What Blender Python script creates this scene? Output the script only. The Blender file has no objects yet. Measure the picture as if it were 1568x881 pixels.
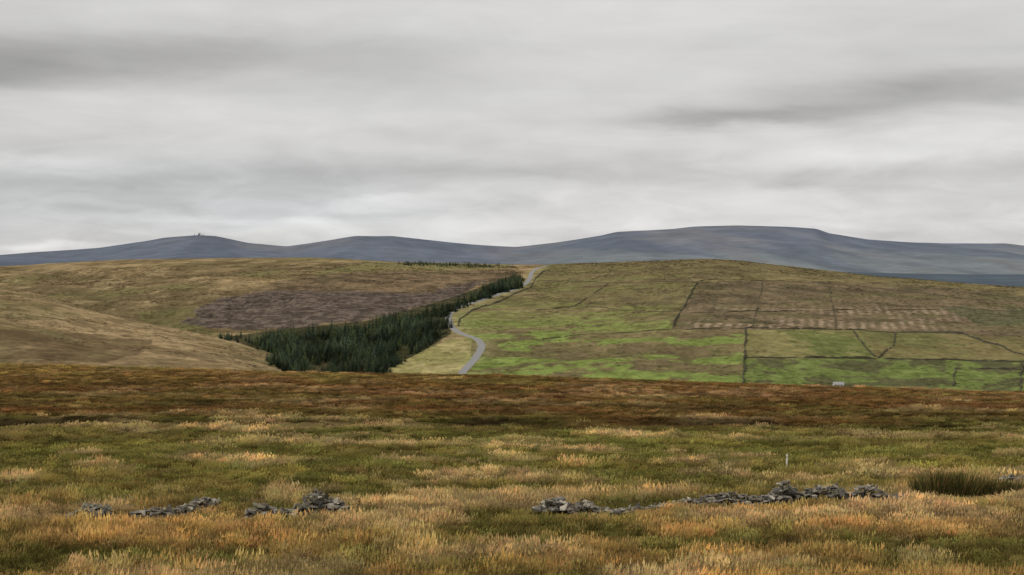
import bpy, math, random
import numpy as np
from mathutils import Vector
rng=np.random.default_rng(7); random.seed(7)
F=3144.0; HZ=405.0; CX=784.0
scene=bpy.context.scene
def lin(c,g=1.0):
    c=np.asarray(c,float)/255.0
    return np.where(c<=0.04045,c/12.92,((c+0.055)/1.055)**2.4)*g
def sstep(a,b,x):
    t=np.clip((x-a)/(b-a),0,1); return t*t*(3-2*t)
# ---------- numpy noise
def _h(ix,iy,s):
    n=(ix.astype(np.int64)*374761393+iy.astype(np.int64)*668265263+s*1442695041)&0xffffffff
    n=((n^(n>>13))*1274126177)&0xffffffff
    n=(n^(n>>16))&0xffffffff
    return n/4294967295.0
def vn(x,y,s=0):
    ix=np.floor(x);iy=np.floor(y);fx=x-ix;fy=y-iy
    fx=fx*fx*fx*(fx*(fx*6-15)+10);fy=fy*fy*fy*(fy*(fy*6-15)+10)
    a=_h(ix,iy,s);b=_h(ix+1,iy,s);c=_h(ix,iy+1,s);d=_h(ix+1,iy+1,s)
    return (a*(1-fx)+b*fx)*(1-fy)+(c*(1-fx)+d*fx)*fy
def fbm(x,y,o=4,s=0):
    r=0;a=0.5;t=0;ca,sa=math.cos(0.6),math.sin(0.6)
    for i in range(o):
        r=r+a*vn(x,y,s+i*17);t+=a
        x,y=(x*ca-y*sa)*2.03+5.2,(x*sa+y*ca)*2.03+1.7;a*=0.5
    return (r/t-0.5)*2
def ridged(x,y,o=4,s=0):
    r=0;a=0.5;t=0
    for i in range(o):
        r=r+a*(1-np.abs(2*vn(x,y,s+i*13)-1));t+=a;x=x*2.1+3.3;y=y*2.1+7.1;a*=0.5
    return r/t
def inpoly(px,py,poly):
    r=np.zeros(np.shape(px),bool);n=len(poly)
    for i in range(n):
        x1,y1=poly[i];x2,y2=poly[(i+1)%n]
        if y1==y2: continue
        c=((y1>py)!=(y2>py))&(px<(x2-x1)*(py-y1)/(y2-y1)+x1)
        r^=c
    return r
def linedist(px,py,pts,ky):
    m=np.full(np.shape(px),1e9)
    for (ax,ay),(bx,by) in zip(pts[:-1],pts[1:]):
        ay,by=ay*ky,by*ky;L2=(bx-ax)**2+(by-ay)**2
        t=np.clip(((px-ax)*(bx-ax)+(py*ky-ay)*(by-ay))/L2,0,1)
        m=np.minimum(m,np.hypot(px-(ax+t*(bx-ax)),py*ky-(ay+t*(by-ay))))
    return m
def mix(a,b,t):
    t=np.asarray(t)[...,None]; return a*(1-t)+b*t
# ---------- materials
def new_mat(name):
    m=bpy.data.materials.new(name);m.use_nodes=True
    nt=m.node_tree;nt.nodes.clear();return m,nt
def terrain_mat(name,scales,amount,bump_s,bump_d):
    m,nt=new_mat(name);N=nt.nodes;L=nt.links
    out=N.new('ShaderNodeOutputMaterial');d=N.new('ShaderNodeBsdfDiffuse');d.inputs['Roughness'].default_value=1
    at=N.new('ShaderNodeAttribute');at.attribute_name='col'
    g=N.new('ShaderNodeNewGeometry')
    prev=at.outputs['Color']
    for s in scales:
        n=N.new('ShaderNodeTexNoise');n.inputs['Scale'].default_value=s;n.inputs['Detail'].default_value=5;n.inputs['Roughness'].default_value=0.65
        L.new(g.outputs['Position'],n.inputs['Vector'])
        mr=N.new('ShaderNodeMapRange');mr.inputs['From Min'].default_value=0.3;mr.inputs['From Max'].default_value=0.7
        mr.inputs['To Min'].default_value=1-amount;mr.inputs['To Max'].default_value=1+amount
        L.new(n.outputs['Fac'],mr.inputs['Value'])
        vm=N.new('ShaderNodeVectorMath');vm.operation='SCALE'
        L.new(prev,vm.inputs[0]);L.new(mr.outputs[0],vm.inputs['Scale']);prev=vm.outputs[0]
    L.new(prev,d.inputs['Color'])
    if bump_d>0:
        n=N.new('ShaderNodeTexNoise');n.inputs['Scale'].default_value=bump_s;n.inputs['Detail'].default_value=6
        L.new(g.outputs['Position'],n.inputs['Vector'])
        b=N.new('ShaderNodeBump');b.inputs['Distance'].default_value=bump_d;b.inputs['Strength'].default_value=1
        L.new(n.outputs['Fac'],b.inputs['Height']);L.new(b.outputs[0],d.inputs['Normal'])
    L.new(d.outputs[0],out.inputs[0]);return m
def foliage_mat(name,trans=0.3):
    m,nt=new_mat(name);N=nt.nodes;L=nt.links
    out=N.new('ShaderNodeOutputMaterial')
    at=N.new('ShaderNodeAttribute');at.attribute_name='icol';at.attribute_type='INSTANCER'
    sh=N.new('ShaderNodeAttribute');sh.attribute_name='shade'
    vm=N.new('ShaderNodeVectorMath');vm.operation='MULTIPLY'
    L.new(at.outputs['Color'],vm.inputs[0]);L.new(sh.outputs['Color'],vm.inputs[1])
    d=N.new('ShaderNodeBsdfDiffuse');L.new(vm.outputs[0],d.inputs['Color'])
    t=N.new('ShaderNodeBsdfTranslucent');mx=N.new('ShaderNodeMixShader')
    mx.inputs[0].default_value=trans
    L.new(vm.outputs[0],t.inputs['Color'])
    L.new(d.outputs[0],mx.inputs[1]);L.new(t.outputs[0],mx.inputs[2]);L.new(mx.outputs[0],out.inputs[0]);return m
def attr_mat(name,attr='col',noise=8.0,amt=0.3,rough=0.9,bump=0.0):
    m,nt=new_mat(name);N=nt.nodes;L=nt.links
    out=N.new('ShaderNodeOutputMaterial');b=N.new('ShaderNodeBsdfPrincipled');b.inputs['Roughness'].default_value=rough
    b.inputs['Specular IOR Level'].default_value=0.1
    at=N.new('ShaderNodeAttribute');at.attribute_name=attr
    g=N.new('ShaderNodeNewGeometry');n=N.new('ShaderNodeTexNoise');n.inputs['Scale'].default_value=noise;n.inputs['Detail'].default_value=6
    L.new(g.outputs['Position'],n.inputs['Vector'])
    mr=N.new('ShaderNodeMapRange');mr.inputs['From Min'].default_value=0.3;mr.inputs['From Max'].default_value=0.7
    mr.inputs['To Min'].default_value=1-amt;mr.inputs['To Max'].default_value=1+amt
    L.new(n.outputs['Fac'],mr.inputs['Value'])
    vm=N.new('ShaderNodeVectorMath');vm.operation='SCALE';L.new(at.outputs['Color'],vm.inputs[0]);L.new(mr.outputs[0],vm.inputs['Scale'])
    L.new(vm.outputs[0],b.inputs['Base Color'])
    if bump:
        bb=N.new('ShaderNodeBump');bb.inputs['Distance'].default_value=bump;L.new(n.outputs['Fac'],bb.inputs['Height']);L.new(bb.outputs[0],b.inputs['Normal'])
    L.new(b.outputs[0],out.inputs[0]);return m
# ---------- mesh helpers
def add_col(me,col,name='col'):
    a=me.attributes.new(name,'FLOAT_COLOR','POINT')
    c=np.ones((len(me.vertices),4),np.float32);c[:,:3]=col;a.data.foreach_set('color',c.ravel())
def grid(name,X,Y,Z,col,mat):
    r,c=X.shape
    V=np.stack([X,Y,Z],-1).reshape(-1,3).astype(np.float32)
    idx=np.arange(r*c).reshape(r,c)
    q=np.stack([idx[:-1,:-1],idx[:-1,1:],idx[1:,1:],idx[1:,:-1]],-1).reshape(-1,4).astype(np.int32)
    me=bpy.data.meshes.new(name);me.vertices.add(len(V));me.vertices.foreach_set('co',V.ravel())
    me.loops.add(q.size);me.loops.foreach_set('vertex_index',q.ravel())
    me.polygons.add(len(q));me.polygons.foreach_set('loop_start',np.arange(0,q.size,4,dtype=np.int32))
    me.polygons.foreach_set('use_smooth',np.ones(len(q),bool))
    me.update(calc_edges=True);add_col(me,np.clip(col,0.003,.9).reshape(-1,3));me.materials.append(mat)
    o=bpy.data.objects.new(name,me);scene.collection.objects.link(o);return o
def pymesh(name,V,Fc,col=None,mat=None,attr='col',link=True,smooth=False):
    me=bpy.data.meshes.new(name);me.from_pydata([tuple(map(float,v)) for v in V],[],Fc);me.update()
    if col is not None: add_col(me,np.asarray(col,np.float32),attr)
    if mat: me.materials.append(mat)
    if smooth: me.polygons.foreach_set('use_smooth',np.ones(len(me.polygons),bool))
    o=bpy.data.objects.new(name,me)
    if link: scene.collection.objects.link(o)
    return o
# ---------- terrain height functions (x,y metres, camera eye at z=0)
_pd=np.array([0,10,22,36,50,70,90,120,150,200,250,320,400,450,520,600,700,900])
_pz=np.array([-1.7,-2.9,-4.3,-5.45,-5.95,-7.2,-8.5,-10.3,-11.9,-14.1,-16.15,-18.7,-21.6,-25,-33,-45,-60,-90.])
_fd=np.linspace(0,900,3601);_fz=np.interp(_fd,_pd,_pz)
_k=np.exp(-np.linspace(-2,2,41)**2);_k/=_k.sum()
_fz2=np.convolve(np.pad(_fz,20,mode='edge'),_k,'valid')
def zfg0(x,y):
    d=np.maximum(y,0.5);z=np.interp(d,_fd,_fz2)
    xp=CX+x/np.maximum(d,20)*F
    dl=np.interp(xp,[-1200,0,300,550,784,1100,1568,2700],[-24,-15,-8,-1,4,12,26,38])
    return z-dl/F*d*sstep(160,400,d)
def edge_y(x): return 149+7*fbm(x/16,0*x+3.3,3,5)
def zfg(x,y):
    z=zfg0(x,y)
    z=z+0.08*fbm(x/2.2,y/2.2,3,3)*sstep(5,30,y)+0.22*fbm(x/14,y/20,3,9)*sstep(60,120,y)
    z=z+0.4*fbm(x/40,y/50,2,19)*sstep(120,300,y)
    de=y-edge_y(x)
    z=z+0.55*sstep(-1.2,1.0,de)*np.exp(-np.maximum(de,0)/30)*sstep(-.5,.2,fbm(x/25,0*x+7.7,2,15))
    return z
def vrow(z,y): return HZ-z/y*F
_cx=[-900,0,100,200,300,450,500,600,700,780,830,870,950,1040,1090,1150,1250,1330,1400,1500,1568,2500]
_cv=[410,408,402,397,396,394,395,401,403,406,406,404,402,398,396,402,413,423,428,436,440,470]
def crest(xp): 
    return sum(np.interp(xp+o,_cx,_cv) for o in (-24,-12,0,12,24))/5
def cdist(xp): return np.interp(xp,[-800,0,400,600,830,1090,1300,1568,2400],[3700,3600,3400,3200,3000,2700,2500,2300,2200])
def gully(x,y): return ridged(x/210+y/520,y/480,4,41)
def zmid(x,y):
    xp=CX+x/y*F;dc=cdist(xp);z0=-(618-HZ)/F*1200;z1=(HZ-crest(xp))/F*dc
    t=(y-1200)/(dc-1200);g=np.where(t<0,1.35*t,1-np.clip(1-t,0,1)**1.35)
    z=z0+(z1-z0)*g-np.where(t>1,0.00012*np.maximum(y-dc,0)**2,0)
    damp=1-0.6*sstep(0.75,1.0,t)
    z=z+2.4*fbm(x/170,y/260,3,31)*damp+1.1*fbm(x/30,y/36,4,37)*damp
    L=sstep(520,300,xp)*sstep(0.95,0.6,t)
    z=z-15*L*(gully(x,y)**3-0.3)
    return z
def zspur(x,y):
    xp=CX+x/y*F
    sx=[-900,-300,0,60,150,240,340,420,450,480,600,2500];sv=[380,420,440,452,478,498,518,543,560,600,700,760]
    vc=sum(np.interp(xp+o,sx,sv) for o in (-16,0,16))/3
    dc=np.interp(xp,[-800,0,420],[1800,1650,1450]);z0=-(625-HZ)/F*850;z1=(HZ-vc)/F*dc
    t=(y-850)/(dc-850);g=np.where(t<0,1.5*t,1-np.clip(1-t,0,1)**1.5)
    z=z0+(z1-z0)*g-np.where(t>1,0.0009*np.maximum(y-dc,0)**2,0)
    return z+1.8*fbm(x/90,y/150,3,51)+0.7*fbm(x/18,y/25,3,53)
def px_on(fn,xp,v,d0,d1,n=3000):
    d=np.linspace(d0,d1,n);x=(xp-CX)/F*d;vv=vrow(fn(x,d),d)
    k=np.where(vv<=v)[0];i=k[0] if len(k) else n-1
    return x[i],d[i],float(fn(x[i:i+1],d[i:i+1])[0])
def zcomb(x,y): return np.maximum(zmid(x,y),zspur(x,y))
# ---------- far hills / mountains
def sheet(name,cx,cv,sm,dbase,vbase,dcr,dend,rows,cols,colfn,mat,noise):
    xp=np.linspace(-700,2300,cols)
    a=np.linspace(0,1,rows);d=dbase+(dend-dbase)*a
    XP,D=np.meshgrid(xp,d);X=(XP-CX)/F*D
    vc=sum(np.interp(XP+o,cx,cv) for o in sm)/len(sm)
    z0=-(vbase-HZ)/F*dbase;z1=(HZ-vc)/F*dcr
    t=(D-dbase)/(dcr-dbase);g=1-np.clip(1-t,0,1)**1.25
    Z=z0+(z1-z0)*g-np.where(t>1,((D-dcr)/(dend-dcr))**2*(z1+200),0)
    Z=Z+noise(X,D,t)
    V=vrow(Z,D);grid(name,X,D,Z,colfn(XP,V,X,D),mat)
mt_mat=terrain_mat('hazed_mountain_moor',[0.003,0.012],0.12,0.004,30)
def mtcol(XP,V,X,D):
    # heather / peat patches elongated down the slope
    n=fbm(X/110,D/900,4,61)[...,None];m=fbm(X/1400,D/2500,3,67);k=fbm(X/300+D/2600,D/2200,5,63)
    c=np.broadcast_to(lin((104,110,121)),X.shape+(3,))  # blue-grey base colours have the aerial haze painted in
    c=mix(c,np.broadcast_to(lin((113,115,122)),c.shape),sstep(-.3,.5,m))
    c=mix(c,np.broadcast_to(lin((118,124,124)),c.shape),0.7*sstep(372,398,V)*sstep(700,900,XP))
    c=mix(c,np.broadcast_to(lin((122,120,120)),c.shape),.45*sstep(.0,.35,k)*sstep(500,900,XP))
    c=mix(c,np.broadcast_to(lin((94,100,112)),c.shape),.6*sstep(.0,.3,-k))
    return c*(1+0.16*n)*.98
mx=[-700,-200,0,25,60,150,220,250,300,330,380,440,500,545,600,650,720,790,850,920,945,1030,1060,1130,1200,1250,1270,1330,1400,1500,1540,1568,2300]
mv=[398,394,391,389,386,380,370,364,360.5,362,372,378,369,361.5,361.5,367,374,378,372,361,355,351,347.5,345.5,347.5,350.5,358,367,372,373,372.5,376,384]
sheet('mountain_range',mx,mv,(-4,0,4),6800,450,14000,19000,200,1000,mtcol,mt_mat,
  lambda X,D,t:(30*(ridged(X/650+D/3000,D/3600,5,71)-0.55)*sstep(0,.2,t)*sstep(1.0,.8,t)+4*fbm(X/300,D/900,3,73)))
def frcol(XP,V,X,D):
    c=mix(np.broadcast_to(lin((98,106,118)),X.shape+(3,)),np.broadcast_to(lin((80,88,96)),X.shape+(3,)),sstep(400,1200,XP))  # bluish tint is distance haze baked into the ridge colour
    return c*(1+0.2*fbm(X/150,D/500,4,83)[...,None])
sheet('far_ridge',[-700,0,70,130,200,300,1150,1230,1290,1400,1568,2300],[388,391,394,399,405,450,450,430,417.5,419,420.5,424],(-12,0,12),4300,470,6000,7200,60,700,frcol,mt_mat,
  lambda X,D,t:2.5*fbm(X/250,D/600,3,87))
# ---------- middle hillside colours
G_MID=1.03
def hillcol(XP,V,X,D):
    def B(c): return np.broadcast_to(lin(c),X.shape+(3,))
    n1=fbm(X/60,D/120,4,101);n2=fbm(X/22,D/42,4,103);n3=fbm(X/140,D/300,3,107);n4=fbm(X/8,D/16,4,109);n5=fbm(X/3.2,D/7,3,111)
    xq=XP+10*n1+5*n4;vq=V+3*n2+1.8*n4
    c=mix(B((120,103,74)),B((148,128,94)),sstep(-.35,.35,n1*.6+n2*.6))
    c=mix(c,B((106,91,66)),sstep(.0,.45,n3+n4*.3)*.75)
    rg=gully(X,D)
    left=sstep(760,680,XP)
    c=mix(c,B((86,77,54)),left*sstep(.62,.82,rg+.08*n4)*.6)
    c=mix(c,B((164,145,108)),left*sstep(.05,.4,fbm(X/26,D/34,4,115))*.45)
    c=mix(c,B((112,108,70)),left*sstep(.1,.45,fbm(X/80,D/150,3,113))*.6)
    c=mix(c,B((98,84,60)),left*sstep(.12,.38,fbm(X/18,D/40,4,117))*.6)
    for pl in ([(320,482),(290,490),(258,478),(236,470),(205,476)],[(245,505),(218,493),(190,487),(150,488)],[(258,478),(270,462),(310,452)],
               [(545,418),(520,428),(470,436),(400,440),(330,460)],[(205,476),(150,458),(110,446)]):
        dl=linedist(XP+16*n2+14*n4,V+4*n4+3*n2,pl,2.2)
        c=mix(c,B((80,72,50)),np.exp(-(dl/8)**2)*.5*left*sstep(-.4,.2,n2+n5))
    c=mix(c,B((120,116,74)),inpoly(xq,vq,[(478,420),(560,402),(790,404),(770,412),(700,416),(560,419)])*.55)
    c=mix(c,mix(B((92,80,62)),B((116,98,76)),sstep(-.3,.3,n2+.4*n4)),inpoly(xq,vq,[(380,446),(430,432),(480,421),(560,416),(720,414),(790,412),(800,425),(740,436),(680,452),(560,456),(470,452)])*.85)
    c=mix(c,B((102,100,62)),inpoly(xq,vq,[(210,480),(330,470),(290,495),(350,515),(300,520),(220,500)])*.5)
    c=mix(c,mix(B((80,71,66)),B((102,90,82)),sstep(-.3,.4,n4+n5*.8)),inpoly(XP+14*n2+10*n4,V+3.5*n2+2*n4,[(280,496),(305,476),(345,454),(420,446),(560,447),(640,450),(690,440),(745,428),(715,452),(650,470),(600,483),(540,494),(430,504),(340,504)])*.85)
    # right hill
    right=sstep(-8,8,XP-np.interp(V,[400,425,445,480,520,580],[835,818,790,690,715,700]))
    r=mix(B((106,99,66)),B((126,114,80)),sstep(-.35,.35,n1+.4*n4))
    r=mix(r,B((96,84,62)),sstep(.0,.35,n2)*.75)
    low=sstep(455,520,vq)*sstep(1180,1120,XP)
    st=sstep(-.06,.18,fbm(X/34,D/36,5,121)+.2*np.sin(V*.22+n1)+.35*n4)
    r=mix(r,B((114,128,66)),low*st*.88)
    r=mix(r,B((100,88,64)),low*(1-st)*sstep(-.2,.2,n4+n2)*.7)
    r=mix(r,B((116,121,68)),sstep(455,475,vq)*sstep(530,500,vq)*sstep(1040,980,XP)*sstep(-.05,.2,fbm(X/40,D/22,4,125)+.2*n4)*.65)
    brown=inpoly(xq,vq,[(1068,432),(1180,430),(1400,434),(1700,468),(1700,520),(1440,512),(1028,504)])
    rb=mix(B((118,102,80)),B((86,77,59)),sstep(-.3,.3,n2+.5*n4))
    rb=mix(rb,B((100,97,64)),sstep(.0,.35,fbm(X/40,D/60,3,127))*.45)
    r=mix(r,rb,brown*.92)
    crestb=sstep(435,405,vq-.03*(XP-1090).clip(0)*1.3)*sstep(860,960,XP)
    r=mix(r,mix(B((118,104,74)),B((92,82,60)),sstep(-.25,.3,n2+.4*n4)),crestb*.6)
    tan=sstep(-.3,.15,fbm(X/60,D/60,4,129)+.1*n4)*sstep(462,484,vq)*sstep(511,503,vq)*sstep(1040,1080,xq)*sstep(1520,1430,xq)
    u0=(X-.15*D)
    rows_=np.sin(u0*2*np.pi/8.3+1.9*fbm(X/26,D/80,3,131))
    stripe=sstep(-.5,1.2,rows_+.9*n4+.7*n5+.5*n2)
    r=mix(r,B((138,119,96)),tan*.35)
    r=mix(r,B((154,134,112)),tan*stripe*.6)
    r=mix(r,B((92,84,62)),tan*sstep(.3,1.0,-rows_+.7*n4)*.35)
    r=mix(r,B((84,86,62)),inpoly(xq,vq,[(1440,470),(1700,478),(1700,500),(1500,498)])*.7)
    up=inpoly(xq,vq,[(820,410),(1050,404),(1070,432),(1040,470),(900,470),(830,450)])
    r=mix(r,mix(B((120,109,76)),B((94,83,62)),sstep(-.15,.3,n2+n1*.4+.4*n4)),up*.65)
    r=mix(r,B((112,112,66)),up*sstep(.0,.3,fbm(X/50,D/50,4,135))*.5)
    f1=inpoly(XP,V+.5*n4,[(1140,505),(1315,506),(1342,549),(1138,550)])
    r=mix(r,mix(B((104,109,64)),B((120,113,74)),sstep(-.3,.3,n1+n4*.6)),f1*.9)
    f2=inpoly(XP,V+.5*n4,[(1315,506),(1470,512),(1720,560),(1342,549)])
    r=mix(r,mix(B((118,107,72)),B((100,99,62)),sstep(-.3,.3,n1+n4*.6)),f2*.9)
    f3=inpoly(XP,V,[(1138,550),(1342,549),(1900,556),(1900,640),(1136,640)])
    r=mix(r,mix(B((106,118,64)),B((80,80,54)),sstep(-.12,.16,n2+.6*n4)),f3*.9)
    c=mix(c,r,right)
    pale=inpoly(xq*.3+XP*.7,V,[(560,580),(640,542),(690,519),(722,522),(720,545),(696,590)])
    c=mix(c,mix(B((168,156,108)),B((130,124,78)),sstep(-.15,.25,n2+.5*n4)),pale*.9)
    rpx=np.interp(V,[407,412,418,427,438,449,457,465,473,483,494,505,513,519,528,540,558,577],[838,822,814,811,800,772,745,722,700,688,688,696,710,728,737,734,720,705])
    vg=np.exp(-((XP-rpx-2)/np.interp(V,[410,460,560],[8,22,26]))**2)*(V>408)
    c=mix(c,B((146,140,96)),vg*.5*sstep(-.5,.2,n2+n4))
    c=mix(c,B((46,50,34)),inpoly(XP,V,[(345,516),(440,504),(560,492),(680,460),(790,420),(806,428),(740,455),(690,478),(690,512),(640,542),(560,580),(370,580),(418,545)])*.8)
    return c*(1+.30*n4[...,None]+.18*n2[...,None]+.30*n5[...,None])*G_MID
xp=np.linspace(-400,1980,1700)
inv=np.linspace(1/1000.,1/2300.,330);dd=np.concatenate([1/inv,np.linspace(2300,3900,210)[1:],np.linspace(3900,4600,12)[1:]])
XP,D=np.meshgrid(xp,dd);X=(XP-CX)/F*D;Z=zmid(X,D);V=vrow(Z,D)
hill_mat=terrain_mat('hill_pasture',[0.06,0.35],0.22,0.12,1.8)
grid('hillside_terrain',X,D,Z,hillcol(XP,V,X,D),hill_mat)
# spur
def spurcol(XP,V,X,D):
    def B(c): return np.broadcast_to(lin(c),X.shape+(3,))
    n1=fbm(X/60,D/110,4,201);n2=fbm(X/22,D/42,4,203);n4=fbm(X/8,D/16,4,209);n5=fbm(X/3,D/7,3,211)
    xq=XP+14*n1+6*n4;vq=V+5*n2+2*n4
    c=mix(B((126,108,78)),B((154,133,99)),sstep(-.35,.35,n1+.4*n4))
    c=mix(c,B((106,90,66)),sstep(.0,.35,n2)*.65)
    c=mix(c,B((112,106,72)),sstep(.1,.4,fbm(X/45,D/80,4,215))*.5)
    c=mix(c,B((92,77,56)),inpoly(xq,vq,[(-300,500),(60,508),(160,512),(240,520),(215,540),(160,556),(60,552),(-300,550)])*.75*sstep(-.5,.1,n2+n4*.5+.2))
    c=mix(c,B((112,106,72)),inpoly(xq,vq,[(-300,440),(60,465),(130,485),(60,490),(-300,480)])*.4)
    c=mix(c,B((124,112,80)),sstep(350,420,xq)*.4)
    return c*(1+.28*n4[...,None]+.28*n5[...,None])*G_MID
xp=np.linspace(-500,620,820);dd=np.concatenate([np.linspace(800,1750,270),np.linspace(1750,2300,30)[1:]])
XP,D=np.meshgrid(xp,dd);X=(XP-CX)/F*D;Z=zspur(X,D);V=vrow(Z,D)
grid('moor_spur_terrain',X,D,Z,spurcol(XP,V,X,D),hill_mat)
X,D=np.meshgrid(np.linspace(-26000,26000,40),np.linspace(-2000,50000,40))
grid('valley_ground',X,D,X*0-140,np.broadcast_to(lin((95,100,80)),X.shape+(3,)),hill_mat)
# ---------- foreground moor
dd=np.concatenate([np.linspace(-40,4,12),np.geomspace(4.5,420,640)[1:],np.linspace(420,800,60)[1:]])
uu=np.linspace(-.62,.62,760)
U,D=np.meshgrid(uu,dd);X=U*np.maximum(D,20);Z=zfg(X,D)
_bv=[540,558,575,592,615,640,652,664,680,715,735,765,785,830,881,1000]
_bc=np.array([lin(k) for k in [(132,114,64),(132,112,62),(124,100,56),(116,88,50),(112,82,48),(108,80,46),(98,78,46),(102,90,48),(106,96,48),(112,102,50),(120,106,56),(126,108,58),(152,126,76),(152,124,74),(144,118,68),(144,118,68)]])
def fgcol(x,y):
    d=np.maximum(y,6);v=vrow(zfg0(x,d),d);xp=CX+x/d*F
    nr=sstep(130,60,y)
    def nz(s,k=1.):
        return nr*fbm(x/(3.2*k),y/(4.2*k),4,s)+(1-nr)*fbm(x/(13*k),y/(19*k),5,s+2)
    a=nz(301,1.6);b=nz(307,.6);s=nz(311,1.)
    vv=v+np.interp(v,[560,610,650,700,780,881],[10,22,20,20,22,40])*(a+.4*s)
    c=np.stack([np.interp(vv,_bv,_bc[:,i]) for i in range(3)],-1)
    redd=np.interp(v,[560,590,640,655],[.1,.4,.35,0])*sstep(-.05,.35,s)
    c=mix(c,np.broadcast_to(lin((108,70,46)),c.shape),redd*np.interp(xp,[0,600,1568],[1,.8,.4]))
    c=mix(c,np.broadcast_to(lin((108,98,52)),c.shape),np.interp(v,[555,580,640,660],[.8,.7,.6,.3])*sstep(.0,.3,fbm(x/18,y/30,4,313)))
    c=mix(c,np.broadcast_to(lin((74,58,38)),c.shape),np.interp(v,[555,580,640,670,760],[.3,.5,.6,.4,.0])*sstep(.1,.4,fbm(x/7,y/12,4,315)))
    g=np.interp(v,[600,660,720,780,881],[0,.7,.85,.78,.85])*sstep(-.15,.13,a*.6+b*.6)
    c=mix(c,np.broadcast_to(lin((98,94,46)),c.shape),g)
    w=np.interp(v,[560,590,640,665,700,760,790,881],[.15,.3,.4,.7,.65,.6,.72,.62])*sstep(.08,.36,s*.65+b*.5)
    c=mix(c,np.broadcast_to(lin((174,148,104)),c.shape),w)
    e=np.exp(-((y-edge_y(x)+.6)/2.8)**2)*sstep(-.35,.15,fbm(x/12,y*0+1,3,317)+np.interp(xp,[0,600,1000],[-.25,.15,.25]))
    c=mix(c,np.broadcast_to(lin((54,44,28)),c.shape),e*.9)
    return c,v,xp,e
c,_,_,_=fgcol(X,D)
ground_mat=terrain_mat('moor_ground',[1.5,9],0.25,6,0.05)
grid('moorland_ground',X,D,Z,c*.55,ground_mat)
# ---------- instanced vegetation
def unlinked_coll(name,objs):
    cl=bpy.data.collections.new(name)
    for o in objs: cl.objects.link(o)
    return cl
def scatter(name,P,col,rot,scl,idx,coll):
    me=bpy.data.meshes.new(name);n=len(P);me.vertices.add(n);me.vertices.foreach_set('co',P.astype(np.float32).ravel())
    add_col(me,col.astype(np.float32),'icol')
    for nm,ar in (('rot',rot),('scl',scl)):
        a=me.attributes.new(nm,'FLOAT_VECTOR','POINT');a.data.foreach_set('vector',ar.astype(np.float32).ravel())
    a=me.attributes.new('idx','INT','POINT');a.data.foreach_set('value',idx.astype(np.int32))
    o=bpy.data.objects.new(name,me);scene.collection.objects.link(o)
    ng=bpy.data.node_groups.new(name+'_scatter','GeometryNodeTree')
    ng.interface.new_socket('Geometry',in_out='INPUT',socket_type='NodeSocketGeometry')
    ng.interface.new_socket('Geometry',in_out='OUTPUT',socket_type='NodeSocketGeometry')
    N=ng.nodes;L=ng.links
    gi=N.new('NodeGroupInput');go=N.new('NodeGroupOutput');ip=N.new('GeometryNodeInstanceOnPoints')
    ci=N.new('GeometryNodeCollectionInfo');ci.inputs['Collection'].default_value=coll
    ci.inputs['Separate Children'].default_value=True;ci.inputs['Reset Children'].default_value=True
    def na(nm,dt):
        k=N.new('GeometryNodeInputNamedAttribute');k.data_type=dt;k.inputs['Name'].default_value=nm
        return [s for s in k.outputs if s.enabled and s.name=='Attribute'][0]
    L.new(gi.outputs[0],ip.inputs['Points']);L.new(ci.outputs[0],ip.inputs['Instance'])
    ip.inputs['Pick Instance'].default_value=True
    L.new(na('idx','INT'),ip.inputs['Instance Index']);L.new(na('rot','FLOAT_VECTOR'),ip.inputs['Rotation']);L.new(na('scl','FLOAT_VECTOR'),ip.inputs['Scale'])
    L.new(ip.outputs[0],go.inputs[0])
    md=o.modifiers.new('scatter','NODES');md.node_group=ng
    return o
grass_mat=foliage_mat('grass_blades',.25)
def tuft(name,nb,rad,h,w,lean,heads=False,wind=.2):
    V=[];Fc=[];S=[]
    for i in range(nb):
        a=random.uniform(0,2*math.pi);r=rad*math.sqrt(random.random());bx,by=r*math.cos(a),r*math.sin(a)
        hh=h*random.uniform(.35,1.15);la=random.uniform(0,2*math.pi) if random.random()<.5 else a
        ln=lean*hh*random.uniform(.3,1.3);dx,dy=math.cos(la)*ln+wind*hh,math.sin(la)*ln
        oa=random.uniform(0,math.pi);ox,oy=math.cos(oa)*w/2,math.sin(oa)*w/2
        k=len(V);s=random.uniform(.5,1.45);tint=random.uniform(-.08,.08)
        V+=[(bx-ox,by-oy,-.03),(bx+ox,by+oy,-.03),(bx+dx*.35-ox*.8,by+dy*.35-oy*.8,hh*.55),(bx+dx*.35+ox*.8,by+dy*.35+oy*.8,hh*.55),(bx+dx,by+dy,hh)]
        Fc+=[(k,k+1,k+3,k+2),(k+2,k+3,k+4)]
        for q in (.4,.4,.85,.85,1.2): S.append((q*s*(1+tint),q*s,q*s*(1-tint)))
        if heads and random.random()<.5:
            k=len(V);tx,ty=bx+dx,by+dy;hw=w*2.4;hl=h*.2
            V+=[(tx-hw/2,ty,hh-.02),(tx+hw/2,ty,hh-.02),(tx+hw*.2+wind*hl,ty,hh+hl),(tx,ty-hw/2,hh-.02),(tx,ty+hw/2,hh-.02),(tx+wind*hl,ty,hh+hl)]
            Fc+=[(k,k+1,k+2),(k+3,k+4,k+5)];S+=[(1.7,1.75,1.95)]*6
    return pymesh(name,V,Fc,S,grass_mat,'shade',link=False)
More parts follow.
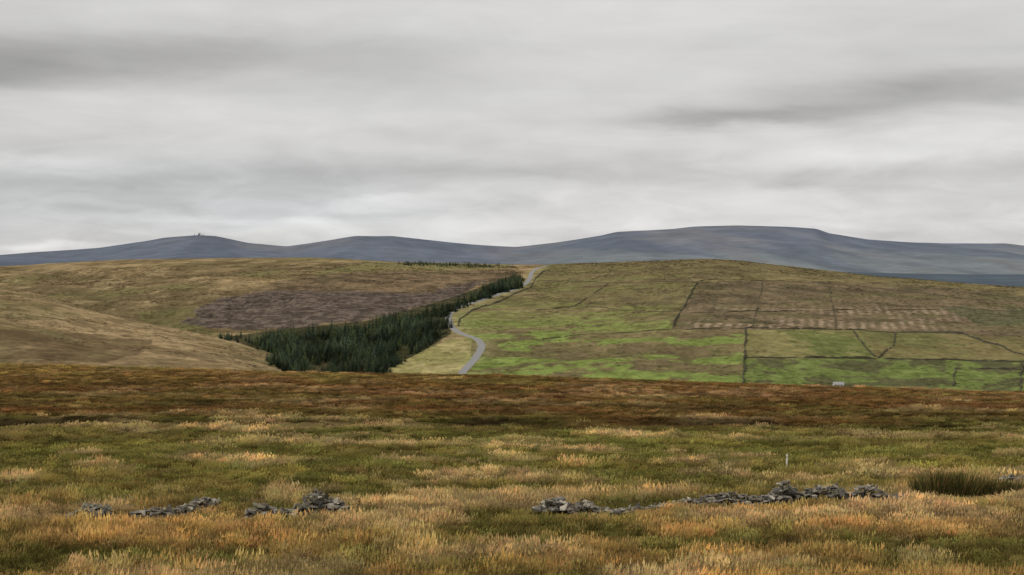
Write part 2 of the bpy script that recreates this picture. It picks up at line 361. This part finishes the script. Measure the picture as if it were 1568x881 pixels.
def shrub(name,nb,rad,h,w):
    V=[];Fc=[];S=[]
    for i in range(nb):
        a=random.uniform(0,2*math.pi);r=rad*math.sqrt(random.random());z=h*random.random()*(1-.7*(r/rad)**2)
        c=Vector((r*math.cos(a),r*math.sin(a),z))
        u=Vector((random.gauss(0,1),random.gauss(0,1),random.gauss(0,1))).normalized()
        v=u.cross(Vector((random.gauss(0,1),random.gauss(0,1),.3))).normalized()
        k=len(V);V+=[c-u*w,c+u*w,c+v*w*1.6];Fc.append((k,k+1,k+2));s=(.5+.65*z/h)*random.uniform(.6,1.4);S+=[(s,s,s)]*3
    return pymesh(name,V,Fc,S,grass_mat,'shade',link=False)
protos=[tuft('a_tuft',46,.14,.23,.014,.6),tuft('b_tuft',46,.17,.19,.015,.9),tuft('c_tuft',40,.13,.27,.012,.45,True),tuft('d_tuft',46,.16,.24,.013,.6,True),
        tuft('e_wide',90,.42,.24,.026,.7),tuft('f_wide',90,.38,.28,.026,.5,True),shrub('g_heather',150,.42,.26,.035),shrub('h_heather',140,.36,.22,.04)]
gc=unlinked_coll('grass_sources',protos)
def fgpts(y0,y1,dens,um=.285):
    n=int(dens*um*2*(y1*y1-y0*y0)/2)
    y=np.sqrt(rng.uniform(y0*y0,y1*y1,n));x=rng.uniform(-um,um,n)*y
    return x,y
segs=[('collapsed_stone_wall',[(108,795,7),(135,791,16),(165,796,9)]),
 ('collapsed_stone_wall',[(205,797,7),(250,795,11),(290,787,17),(330,780,12)]),
 ('collapsed_stone_wall',[(380,792,12),(405,790,19),(440,789,9),(470,787,24),(500,785,21),(530,787,9)]),
 ('collapsed_stone_wall',[(820,785,5),(840,784,13),(862,786,25),(892,785,18),(930,784,6),(1000,782,7),(1060,778,13),(1100,776,17),(1150,776,14),(1210,771,27),(1260,769,22),(1330,770,25),(1392,769,8)]),
 ('collapsed_stone_wall',[(1540,744,10),(1560,740,20),(1600,740,20),(1700,740,16)])]
stations=[]
for nm,pts in segs:
    stations.append([(px_on(zfg0,a,b+2,20,200,6000)[:2],h/F*52) for a,b,h in pts])
def wall_mask(x,y):
    m=np.zeros(len(x))
    for st in stations:
        for (p0,h0),(p1,h1) in zip(st[:-1],st[1:]):
            ax,ay=p0;bx,by=p1;L2=(bx-ax)**2+(by-ay)**2
            t=np.clip(((x-ax)*(bx-ax)+(y-ay)*(by-ay))/L2,0,1)
            dx=x-(ax+t*(bx-ax));dy=y-(ay+t*(by-ay))
            inf=np.where(dy<0,np.exp(-(dx/.3)**2-(dy/1.9)**4),np.exp(-(dx/.3)**2-(dy/.5)**2))
            m=np.maximum(m,inf)
    return m
rushes=[(1418,762,900,.75,.38),(1440,764,1000,.9,.45),(1470,764,1000,.82,.45),(1500,763,900,.72,.42),(1528,760,700,.6,.38),(1556,758,500,.45,.35)]
rpos=[px_on(zfg0,q[0],q[1],20,200,6000)[:2] for q in rushes]
PX=[];PC=[];PR=[];PS=[];PI=[]
for (y0,y1,dens,wide) in ((27,62,22,0),(62,105,7,0),(62,150,2.4,1),(150,260,1.1,1),(260,460,.6,1)):
    x,y=fgpts(y0,y1,dens);n=len(x);c,v,xpn,e=fgcol(x,y)
    z=zfg(x,y)
    lum=c.sum(1);straw=sstep(.28,.5,lum)
    cl=fbm(x/.9,y/.9,2,421) if not wide else fbm(x/2.5,y/5,2,423)
    r=rng.random(n)
    if wide: 
        idx=np.where(r<.5,4,5)
        hp=np.interp(v,[560,590,650,662,680],[.3,.7,.7,.5,.15])
        hp=np.maximum(hp,(e>.4)*.9)
        idx=np.where(rng.random(n)<hp,6+(r<.5),idx)
    else: idx=np.where(rng.random(n)<.15+.7*straw,2+(r<.5),(r<.5)*1)
    s=rng.uniform(.65,1.25,n)*(.85+.35*fbm(x/3,y/3,2,401))
    if wide: s=s*np.interp(y,[62,150,300,460],[.95,1.25,1.75,2.3])
    sz=s*np.where(wide,np.interp(y,[62,150,300,470],[1,.9,.62,.5]),1)*(.75+.35*straw)*(1+.5*cl)
    wm=wall_mask(x,y);sz=sz*(1-.72*wm)
    for q in rpos: sz=sz*(1-.65*np.exp(-((x-q[0])/.45)**2-((y-q[1]+.9)/1.6)**2))
    c=c*(rng.uniform(.5,1.45,n)*(1+.65*cl))[:,None]*(1+rng.normal(0,.05,(n,3)))
    rot=np.stack([rng.normal(0,.1,n),rng.normal(0,.1,n),rng.uniform(-.7,.7,n)+(rng.random(n)<.3)*2],1)
    gn=np.interp(y,[30,60,110],[1.08,1.14,1.26])[:,None]
    PX.append(np.stack([x,y,z],1));PC.append(c*gn);PR.append(rot);PS.append(np.stack([s,s,sz],1));PI.append(idx)
scatter('moorland_grass',np.concatenate(PX),np.clip(np.concatenate(PC),0,.9),np.concatenate(PR),np.concatenate(PS),np.concatenate(PI),gc)
print('tufts',sum(len(a) for a in PX))
# tussocks and rushes scattered over the hills
n=52000
y=np.sqrt(rng.uniform(1150**2,2900**2,n));x=rng.uniform(-.27,.27,n)*y
zm=zmid(x,y);zs=zspur(x,y);onsp=zs>zm;z=np.maximum(zm,zs);v=vrow(z,y);xpn=CX+x/y*F
vm_=vrow(zm,y)
c=np.where(onsp[:,None],spurcol(xpn,v,x,y),hillcol(xpn,vm_,x,y))
dens=sstep(-.35,.4,fbm(x/35,y/70,4,601))
road_px=np.interp(v,[407,412,418,427,438,449,457,465,473,483,494,505,513,519,528,540,558,577],[838,822,814,811,800,772,745,722,700,688,688,696,710,728,737,734,720,705])
infield=inpoly(xpn,v,[(1138,505),(1470,505),(1900,560),(1136,552)])
keep=(rng.random(n)<dens)&(np.abs(xpn-road_px)>14)&~(infield&(rng.random(n)<.75))
keep&=~(inpoly(xpn,v,[(560,580),(640,542),(690,519),(740,520),(730,600)])&(rng.random(n)<.7))
x,y,z,c=x[keep],y[keep],z[keep],c[keep];n=len(x)
dark=rng.random(n)<.72
c=c*np.where(dark,rng.uniform(.45,.9,n),rng.uniform(1.2,1.7,n))[:,None]
s=rng.uniform(1.4,3.4,n)*np.interp(y,[1200,2900],[.8,1.3])
scatter('hill_tussocks',np.stack([x,y,z-.1],1),np.clip(c*1.25,0,.9),np.stack([x*0,x*0,rng.uniform(0,6,n)],1),np.stack([s*1.5,s*1.5,s*.75],1),6+(rng.random(n)<.5).astype(int),gc)
# ---------- conifers
tree_mat=foliage_mat('conifer_foliage',.15)
def conifer(name,h,rad,seed):
    R=random.Random(seed);V=[];Fc=[];S=[]
    for k in range(6):
        a=k*math.pi/3;V.append((.16*math.cos(a),.16*math.sin(a),-.8));S.append((.9,.6,.5))
    V.append((0,0,h*.96));S.append((.6,.5,.4))
    for k in range(6): Fc.append((k,(k+1)%6,6))
    nw=13
    for i in range(nw):
        t=i/(nw-1);z=h*(.06+.88*t);r0=rad*(1-t)**.75*(1 if t>.08 else .7)+.12
        nb=int(9-4*t)
        off=R.uniform(0,6)
        for b in range(nb):
            if R.random()<.1: continue
            a=off+b*2*math.pi/nb+R.uniform(-.25,.25);r=r0*R.uniform(.65,1.2);dr=r*R.uniform(.15,.45)
            ca,sa=math.cos(a),math.sin(a);wd=r*R.uniform(.35,.5)
            zz=z+R.uniform(-.02,.02)*h
            for j in range(2):
                f0=j*.45;f1=min(1,f0+.6);k=len(V)
                p=lambda f,s,dz:(ca*r*f-sa*wd*s*(1.05-f),sa*r*f+ca*wd*s*(1.05-f),zz-dr*f**1.3+dz)
                V+=[p(f0,-.6,-.12),p(f0,.6,-.12),p((f0+f1)/2,1,R.uniform(-.25,.05)),p(f1,0,R.uniform(-.1,.25)),p((f0+f1)/2,-1,R.uniform(-.25,.05))]
                Fc+=[(k,k+1,k+2),(k,k+2,k+3),(k,k+3,k+4)]
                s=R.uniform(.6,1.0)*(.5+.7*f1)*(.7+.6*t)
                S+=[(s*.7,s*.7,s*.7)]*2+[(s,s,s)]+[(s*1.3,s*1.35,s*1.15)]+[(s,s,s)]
    V.append((0,0,h*1.03));k=len(V)-1;V+=[(.2,0,h*.88),(-.12,.17,h*.88),(-.12,-.17,h*.88)];Fc+=[(k,k+1,k+2),(k,k+2,k+3),(k,k+3,k+1)];S+=[(1.2,1.2,1.1)]*4
    return pymesh(name,V,Fc,S,tree_mat,'shade',link=False)
cc=unlinked_coll('conifer_sources',[conifer('conifer_a',8.5,2.7,1),conifer('conifer_b',7.5,3.0,2),conifer('conifer_c',9.5,2.5,3),conifer('conifer_d',6,2.7,4)])
def forest(name,polys,spacing,hs,dmin=1250,dmax=3400,fn=zcomb,base=(70,82,66)):
    P=[]
    for poly in polys:
        d=np.arange(dmin,dmax,spacing);pts=[]
        for dk in d:
            xs=np.arange((min(p[0] for p in poly)-CX)/F*dk,(max(p[0] for p in poly)-CX)/F*dk,spacing)
            if len(xs): pts.append(np.stack([xs,np.full(len(xs),dk)],1))
        pts=np.concatenate(pts)+rng.uniform(-.5,.5,(sum(len(a) for a in pts),2))*spacing
        x,y=pts.T;z=fn(x,y);v=vrow(z,y);xpn=CX+x/y*F
        m=inpoly(xpn+14*fbm(x/25,y/60,3,501),v+4*fbm(x/18,y/40,2,503),poly)&(rng.random(len(x))<.9)
        m&=fbm(x/16,y/32,3,505)>-.38
        P.append(np.stack([x,y,z-.1],1)[m])
    P=np.concatenate(P);n=len(P)
    g=fbm(P[:,0]/30,P[:,1]/70,3,511)
    s=hs*rng.uniform(.5,1.25,n)*(1+.6*g)
    col=np.broadcast_to(lin(base),(n,3))*(rng.uniform(.5,1.5,n)*(1+.7*fbm(P[:,0]/20,P[:,1]/60,2,513)))[:,None]
    yel=(rng.random(n)<.22)[:,None];col=np.where(yel,col*np.array([1.7,1.5,1.]),col)
    rot=np.stack([rng.normal(0,.02,n),rng.normal(0,.02,n),rng.uniform(0,6.28,n)],1)
    w=s*rng.uniform(.85,1.25,n)
    print(name,n)
    return scatter(name,P,col,rot,np.stack([w,w,s],1),rng.integers(0,4,n),cc)
forest('conifer_plantation',[[(376,526),(430,518),(500,514),(560,504),(620,490),(690,476),(690,512),(640,540),(585,575),(372,582),(425,546)],
   [(620,490),(680,472),(742,452),(752,452),(738,460),(690,478)],[(742,452),(755,441),(790,430),(804,432),(798,441),(768,450),(745,457)]],4.3,.98)
forest('conifer_plantation',[[(338,518),(372,514),(380,520),(365,526),(340,522)]],6,.6)
forest('conifer_shelterbelt',[[(612,404.5),(790,409),(790,411),(612,406)]],5,.6,2700,3300,zmid,(84,94,80))
# ---------- road
def smooth_path(pts,n=12):
    out=[];p=[pts[0]]+list(pts)+[pts[-1]]
    for i in range(1,len(p)-2):
        for k in range(n):
            t=k/n;a,b,c_,d=[np.array(q,float) for q in p[i-1:i+3]]
            out.append(.5*((2*b)+(-a+c_)*t+(2*a-5*b+4*c_-d)*t*t+(-a+3*b-3*c_+d)*t**3))
    out.append(np.array(pts[-1],float));return out
def ribbon(name,P2,width,lift,fn,colr,mat):
    V=[];Fc=[];P2=np.array(P2)
    T=np.gradient(P2,axis=0);T/=np.linalg.norm(T,axis=1)[:,None]+1e-9;Nn=np.stack([-T[:,1],T[:,0]],1)
    C=[]
    offs=(-1.25,-1,-.96,0,.96,1,1.25)
    for j,o in enumerate(offs):
        q=P2+Nn*o*width/2;z=np.maximum(fn(q[:,0],q[:,1]),fn(P2[:,0],P2[:,1])-.3)+(lift if abs(o)<1.1 else -.4)
        for a,b in zip(q,z): V.append((a[0],a[1],b));C.append(lin((128,122,86)) if abs(o)>.99 else lin(colr))
    n=len(P2)
    for j in range(6):
        for i in range(n-1): Fc.append((j*n+i,j*n+i+1,(j+1)*n+i+1,(j+1)*n+i))
    return pymesh(name,V,Fc,C,mat,smooth=True)
road_mat=attr_mat('road_asphalt','col',.4,.12,.85)
rp=[(690,600),(705,577),(720,558),(734,540),(737,528),(728,519),(710,513),(696,505),(688,494),(688,483),(700,473),(722,465),(745,457),(772,449),(800,438),(811,427),(814,418),(822,412),(838,407)]
rw=[px_on(zmid,a,b,1150,3100,6000)[:2] for a,b in rp]
rs=smooth_path(rw,14)
ribbon('road',rs,5.6,.35,zmid,(134,132,130),road_mat)
# ---------- field walls on the hill
wall_mat=attr_mat('dry_stone','col',1.2,.3,.95)
def field_wall(pts,h=1.25,fn=zmid,colr=(82,78,62)):
    P=[px_on(fn,a,b,1150,3400,4000)[:2] for a,b in pts]
    Q=[]
    for a,b in zip(P[:-1],P[1:]):
        a=np.array(a);b=np.array(b);m=max(2,int(np.linalg.norm(b-a)/3))
        for k in range(m): Q.append(a+(b-a)*k/m)
    Q.append(np.array(P[-1]));Q=np.array(Q);Q+=rng.normal(0,.25,Q.shape)
    Q[:,0]+=1.5*fbm(Q[:,1]/40,Q[:,0]/40,2,5);T=np.gradient(Q,axis=0);T/=np.linalg.norm(T,axis=1)[:,None]+1e-9;Nn=np.stack([-T[:,1],T[:,0]],1)
    z=fn(Q[:,0],Q[:,1]);hh=h*rng.uniform(.5,1.15,len(Q))*(1+.7*fbm(Q[:,0]/15,Q[:,1]/30,2,77));gap=(fbm(Q[:,0]/8,Q[:,1]/30,2,79)<-.38);hh[gap]=.1;hh=np.maximum(hh,.1)
    V=[];C=[];Fc=[];n=len(Q)
    for o,zz in ((-.4,-.5),(-.24,1),(.24,1),(.4,-.5)):
        q=Q+Nn*o;zt=z+(hh if zz==1 else zz)
        for i in range(n): V.append((q[i,0],q[i,1],zt[i]));C.append(lin(colr)*rng.uniform(.65,1.35))
    for j in range(3):
        for i in range(n-1): Fc.append((j*n+i,j*n+i+1,(j+1)*n+i+1,(j+1)*n+i))
    Fc.append((0,n,2*n,3*n));Fc.append((n-1,4*n-1,3*n-1,2*n-1))
    pymesh('dry_stone_wall',V,Fc,C,wall_mat)
for w in ([(1070,431),(1055,455),(1038,485),(1028,505)],[(1142,504),(1140,545),(1136,592)]): field_wall(w,1.5,zmid,(72,70,56))
for w in ([(1142,504),(1230,504),(1320,506),(1440,510),(1475,512)],[(1306,508),(1322,530),(1340,547)],[(1372,508),(1366,530),(1346,549)],
  [(1140,549),(1250,549),(1345,550),(1460,552),(1610,556)],[(1475,512),(1530,530),(1600,556)],
  [(702,500),(706,488),(728,474),(775,458),(812,440),(824,424),(836,414)],
  [(1462,566),(1530,566),(1640,570)],[(1463,566),(1461,592)],[(1566,556),(1563,600)]): field_wall(w)
for w in ([(930,434),(1000,433),(1070,431),(1180,430),(1290,437),(1380,446),(1480,458),(1640,470)],[(880,470),(910,450),(932,434)],
  [(830,520),(900,512),(1028,505),(1142,504)],[(1270,440),(1276,470),(1280,504)],[(1440,470),(1500,474),(1600,482)],[(1168,432),(1160,470),(1150,503)],
  [(830,430),(930,434)],[(1060,480),(1180,478),(1275,476),(1440,474)],[(820,476),(880,470),(1040,478)],[(484,419),(520,410),(560,403)],[(560,403),(650,405),(760,407)]): field_wall(w,.85,zmid,(90,84,64))
# ---------- collapsed wall stones
stone_mat=attr_mat('field_stone','col',14,.4,.95,.02)
import bmesh
def stone_pts(sx,sy,sz):
    bm=bmesh.new()
    for i in range(13):
        p=[random.uniform(-1,1) for _ in range(3)];m=max(abs(q) for q in p);p=[q/m*random.uniform(.75,1) for q in p]
        bm.verts.new((p[0]*sx/2,p[1]*sy/2,p[2]*sz/2))
    r=bmesh.ops.convex_hull(bm,input=bm.verts)
    bmesh.ops.delete(bm,geom=[g for g in set(r['geom_interior']+r['geom_unused']) if isinstance(g,bmesh.types.BMVert)],context='VERTS')
    bm.verts.ensure_lookup_table();bm.verts.index_update()
    v=np.array([q.co[:] for q in bm.verts]);f=[[q.index for q in a.verts] for a in bm.faces];bm.free();return v,f
from mathutils import Euler
for (nm,pts),st in zip(segs,stations):
    V=[];Fc=[];C=[]
    for (p0,h0),(p1,h1) in zip(st[:-1],st[1:]):
        a=np.array(p0);b=np.array(p1);Ld=np.linalg.norm(b-a)
        hm=(h0+h1)/2;ns=int(Ld*(26+190*hm))+1
        for k in range(ns):
            t=random.random();h=h0+(h1-h0)*t;h*=(.5+.8*vn(np.array([(a[0]+t*(b[0]-a[0]))*2.2]),np.array([3.]),5)[0])
            fz=random.random()**.8;sp=(.46*(1-fz*.75))*random.gauss(0,.65)
            q=a+(b-a)*t+np.array([random.gauss(0,.05),sp])
            big=random.random()
            sx=random.uniform(.10,.30)*(1.4 if big>.88 else 1);sy=random.uniform(.10,.22);sz=random.uniform(.04,.10)*(1.4 if big>.88 else 1)
            v,f=stone_pts(sx,sy,sz)
            tl=.2 if random.random()<.75 else .8
            R=np.array(Euler((random.gauss(0,tl),random.gauss(0,tl),random.uniform(-.9,.9))).to_matrix())
            v=v@R.T
            z=float(zfg(q[:1],q[1:])[0])+.03+fz*h*1.1
            v=v+np.array([q[0],q[1],z])
            o=len(V);V+=list(v);Fc+=[[i+o for i in g] for g in f]
            cc_=lin(random.choice([(134,127,114),(118,112,102),(154,146,131),(98,94,87),(128,119,103),(112,109,90)]))*random.uniform(.6,1.25)
            C+=[cc_]*len(v)
    pymesh(nm,V,Fc,C,stone_mat)
# ---------- rush clumps
rush_mat=attr_mat('rush_stems','col',5,.2,.85)
def rush(xp_,v_,n,h,rad,base=(60,58,32)):
    x,y,_=px_on(zfg0,xp_,v_,20,200,6000);V=[];Fc=[];C=[]
    for i in range(n):
        a=random.uniform(0,6.28);r=rad*math.sqrt(random.random());bx=x+r*math.cos(a);by=y+r*math.sin(a)*.8
        hh=h*random.uniform(.45,1.1)*(1-.35*(r/rad)**2);l=.35*(r/rad)+random.gauss(0,.12);dx=math.cos(a)*l*hh+.1*hh;dy=math.sin(a)*l*hh;w=.009
        z=float(zfg(np.array([bx]),np.array([by]))[0])-.03;k=len(V)
        V+=[(bx-w,by,z),(bx+w,by,z),(bx+dx*.4+w,by+dy*.4,z+hh*.55),(bx+dx*.4-w,by+dy*.4,z+hh*.55),(bx+dx,by+dy,z+hh)]
        Fc+=[(k,k+1,k+2,k+3),(k+3,k+2,k+4)];cq=lin(base)*random.uniform(.5,1.7)
        if random.random()<.15: cq=lin((150,122,76))
        C+=[cq*.6,cq*.6,cq,cq,cq*1.5]
    pymesh('rush_clump',V,Fc,C,rush_mat)
for a,b,n,h,r in rushes: rush(a,b,n,h,r,(74,72,38))
rush(945,774,300,.36,.32,(110,108,60));rush(310,803,420,.3,.5,(104,106,56));rush(345,804,420,.28,.5,(104,106,56))
# ---------- marker stake
def box(V,Fc,C,x,y,z,sx,sy,h,col,taper=1,lean=0):
    k=len(V)
    for s,zz in ((1,0),(taper,h)):
        for dx,dy in ((-1,-1),(1,-1),(1,1),(-1,1)): V.append((x+dx*sx/2*s+lean*zz,y+dy*sy/2*s,z+zz));C.append(col)
    Fc+=[(k,k+3,k+2,k+1),(k+4,k+5,k+6,k+7)]+[(k+i,k+(i+1)%4,k+4+(i+1)%4,k+4+i) for i in range(4)]
x,y,z=px_on(zfg0,1204,724,20,200,6000)
V=[];Fc=[];C=[];z=float(zfg(np.array([x]),np.array([y]))[0])
box(V,Fc,C,x,y,z-.1,.055,.055,.66,lin((225,220,210)),.85,.06);box(V,Fc,C,x+.034,y,z+.56,.062,.062,.06,lin((230,225,218)),.6)
pymesh('marker_stake',V,Fc,C,rush_mat)
# ---------- radar station on the summit
d=14000.;xr=(305-CX)/F*d;zr=(HZ-361.5)/F*d-4
em=bpy.data.objects.new('radar_station',None);scene.collection.objects.link(em);em.location=(xr,d,zr)
white=attr_mat('radome_panels','col',.05,.05,.6)
bm=bmesh.new();bmesh.ops.create_icosphere(bm,subdivisions=3,radius=10);me=bpy.data.meshes.new('radome');bm.to_mesh(me);bm.free()
add_col(me,lin((176,178,182)));me.materials.append(white);o=bpy.data.objects.new('radome',me);scene.collection.objects.link(o);o.parent=em;o.location=(0,0,18)
V=[];Fc=[];C=[]
box(V,Fc,C,0,0,-6,15,15,16,lin((120,124,130)));box(V,Fc,C,-24,0,-6,20,12,14,lin((112,116,124)));box(V,Fc,C,20,0,-6,12,10,15,lin((116,120,126)))
for q in (-32,16,30): box(V,Fc,C,q,4,-6,4,4,28,lin((110,114,122)),.4)
o=pymesh('station_buildings',V,Fc,C,white);o.parent=em
# ---------- small white farm building below the ridge
x,y,z=px_on(zmid,1284,594,1100,3000,6000)
em=bpy.data.objects.new('white_farmhouse',None);scene.collection.objects.link(em);em.location=(x,y,z)
wc=lin((205,203,198))
V=[(-3.2,-2,-1),(3.2,-2,-1),(3.2,2,-1),(-3.2,2,-1),(-3.2,-2,2.2),(3.2,-2,2.2),(3.2,2,2.2),(-3.2,2,2.2),(-3.2,0,3.6),(3.2,0,3.6)]
Fc=[(0,1,5,4),(1,2,6,9,5),(2,3,7,6),(3,0,4,8,7)]
o=pymesh('walls',V,Fc,[wc]*10,white);o.parent=em
V=[(-3.5,-2.3,2.05),(3.5,-2.3,2.05),(3.5,0,3.75),(-3.5,0,3.75),(3.5,2.3,2.05),(-3.5,2.3,2.05)]
o=pymesh('roof',V,[(0,1,2,3),(3,2,4,5)],[lin((150,148,144))]*6,wall_mat);o.parent=em
V=[];Fc=[];C=[]
for q in (-1.9,1.7): box(V,Fc,C,q,-2.01,.9,.8,.06,.9,lin((50,50,55)))
box(V,Fc,C,0,-2.01,-.2,.9,.06,1.9,lin((60,55,50)));o=pymesh('windows_and_door',V,Fc,C,white);o.parent=em
V=[];Fc=[];C=[];box(V,Fc,C,2.6,0,3.2,.6,.6,1.1,lin((130,125,120)));o=pymesh('chimney',V,Fc,C,wall_mat);o.parent=em
# ---------- world
w=bpy.data.worlds.new('World');scene.world=w;w.use_nodes=True;nt=w.node_tree;nt.nodes.clear();N=nt.nodes;L=nt.links
def M(op,a,b=None,c=None):
    n=N.new('ShaderNodeMath');n.operation=op
    for i,q in enumerate((a,b,c)):
        if q is None: continue
        if isinstance(q,(int,float)): n.inputs[i].default_value=q
        else: L.new(q,n.inputs[i])
    return n.outputs[0]
tc=N.new('ShaderNodeTexCoord');sp=N.new('ShaderNodeSeparateXYZ');L.new(tc.outputs['Generated'],sp.inputs[0])
sx,sy,sz=sp.outputs
az=M('MULTIPLY',M('ARCTAN2',sx,sy),F);el=M('MULTIPLY',sz,F)
def noise(scale,zs,det,rough,off=0,dist=.4):
    cb=N.new('ShaderNodeCombineXYZ');L.new(sx,cb.inputs[0]);L.new(M('ADD',sy,off),cb.inputs[1]);L.new(M('MULTIPLY',sz,zs),cb.inputs[2])
    n=N.new('ShaderNodeTexNoise');n.inputs['Scale'].default_value=scale;n.inputs['Detail'].default_value=det;n.inputs['Roughness'].default_value=rough
    n.inputs['Distortion'].default_value=dist
    L.new(cb.outputs[0],n.inputs['Vector']);return M('SUBTRACT',n.outputs['Fac'],.5)
na_=noise(5,5,6,.5);nb_=noise(9,5,6,.55,3.7);nf=noise(12,5,7,.55,9.1,.3);ng_=noise(24,3.8,6,.55,5.3,.5)
azw=M('ADD',az,M('MULTIPLY',na_,220));elw=M('ADD',el,M('MULTIPLY',nb_,75))
def blob(x,y,wx,wy,amp,slope=0):
    dx=M('SUBTRACT',azw,x-CX);dy=M('SUBTRACT',M('SUBTRACT',elw,HZ-y),M('MULTIPLY',dx,slope))
    e=M('ADD',M('POWER',M('DIVIDE',M('ABSOLUTE',dx),wx),2.0),M('POWER',M('DIVIDE',M('ABSOLUTE',dy),wy),2.6))
    return M('MULTIPLY',M('EXPONENT',M('MULTIPLY',e,-1)),amp)
lowf=N.new('ShaderNodeMapRange');lowf.inputs['From Min'].default_value=.01;lowf.inputs['From Max'].default_value=.08;lowf.inputs['To Min'].default_value=.46;lowf.inputs['To Max'].default_value=.10
L.new(sz,lowf.inputs['Value'])
tot=M('ADD',M('MULTIPLY',nf,.16),M('ADD',M('MULTIPLY',na_,.12),M('MULTIPLY',ng_,lowf.outputs[0])))
for b in ((-80,108,330,46,-.23,0),(330,90,330,34,-.14,.02),(1420,150,300,28,-.22,.09),(1130,187,190,14,-.18,.03),(1430,222,300,24,.14,.06),(1050,215,250,16,.07,0),
          (900,90,180,110,.05,0),(300,175,450,26,.06,0),(600,266,500,22,-.09,0),(150,290,300,26,-.09,0),(1250,272,300,20,-.06,0),
          (575,306,100,10,.16,0),(330,330,260,8,.10,0),(1250,320,400,22,.07,0),(1450,60,250,40,-.03,0),(60,325,200,14,-.08,0),(700,345,350,14,.09,0),(60,252,140,12,.12,0),
          (1150,20,350,40,.05,0),(80,378,90,5,.12,0),(500,10,400,30,.03,0),(1300,350,350,9,.06,0),(250,368,300,6,-.04,0)):
    tot=M('ADD',tot,blob(*b))
lum=M('ADD',tot,.63)
lum=M('MAXIMUM',lum,.3)
hi=N.new('ShaderNodeMapRange');hi.inputs['From Min'].default_value=.16;hi.inputs['From Max'].default_value=.9;hi.inputs['To Min'].default_value=1;hi.inputs['To Max'].default_value=1.4
L.new(sz,hi.inputs['Value']);lum=M('MULTIPLY',lum,hi.outputs[0])
cool=N.new('ShaderNodeMix');cool.data_type='RGBA';cool.inputs['A'].default_value=(1.0,.985,.968,1);cool.inputs['B'].default_value=(.95,.985,1.0,1)
L.new(M('MINIMUM',M('ADD',blob(250,300,500,60,.7),M('MAXIMUM',M('MULTIPLY',nb_,1.2),0)),1.0),cool.inputs['Factor'])
cl=N.new('ShaderNodeVectorMath');cl.operation='SCALE';L.new(cool.outputs['Result'],cl.inputs[0]);L.new(M('MULTIPLY',lum,10.0),cl.inputs['Scale'])
sky=N.new('ShaderNodeTexSky');sky.sky_type='NISHITA';sky.sun_disc=False;sky.sun_elevation=math.radians(38);sky.sun_rotation=math.radians(-115)
mxs=N.new('ShaderNodeMix');mxs.data_type='RGBA';mxs.inputs['Factor'].default_value=.975
L.new(sky.outputs[0],mxs.inputs['A']);L.new(cl.outputs[0],mxs.inputs['B'])
bg=N.new('ShaderNodeBackground');bg.inputs['Strength'].default_value=.1;L.new(mxs.outputs['Result'],bg.inputs['Color'])
wo=N.new('ShaderNodeOutputWorld');L.new(bg.outputs[0],wo.inputs[0])
# sun
sl=bpy.data.lights.new('sun','SUN');sl.energy=1.5;sl.angle=math.radians(10);sl.color=(1,.975,.93)
so=bpy.data.objects.new('sun',sl);scene.collection.objects.link(so)
e_=math.radians(38);a_=math.radians(-115);dv=Vector((math.sin(a_)*math.cos(e_),math.cos(a_)*math.cos(e_),math.sin(e_)))
so.rotation_euler=dv.to_track_quat('Z','Y').to_euler()
# camera
cd=bpy.data.cameras.new('camera');cam=bpy.data.objects.new('camera',cd);scene.collection.objects.link(cam)
cd.sensor_width=36;cd.lens=36*F/1568;cd.clip_start=.5;cd.clip_end=90000
cam.rotation_euler=(math.radians(90)-math.atan(35.5/F),0,0);scene.camera=cam
scene.view_settings.view_transform='Standard';scene.view_settings.look='None';scene.view_settings.exposure=0
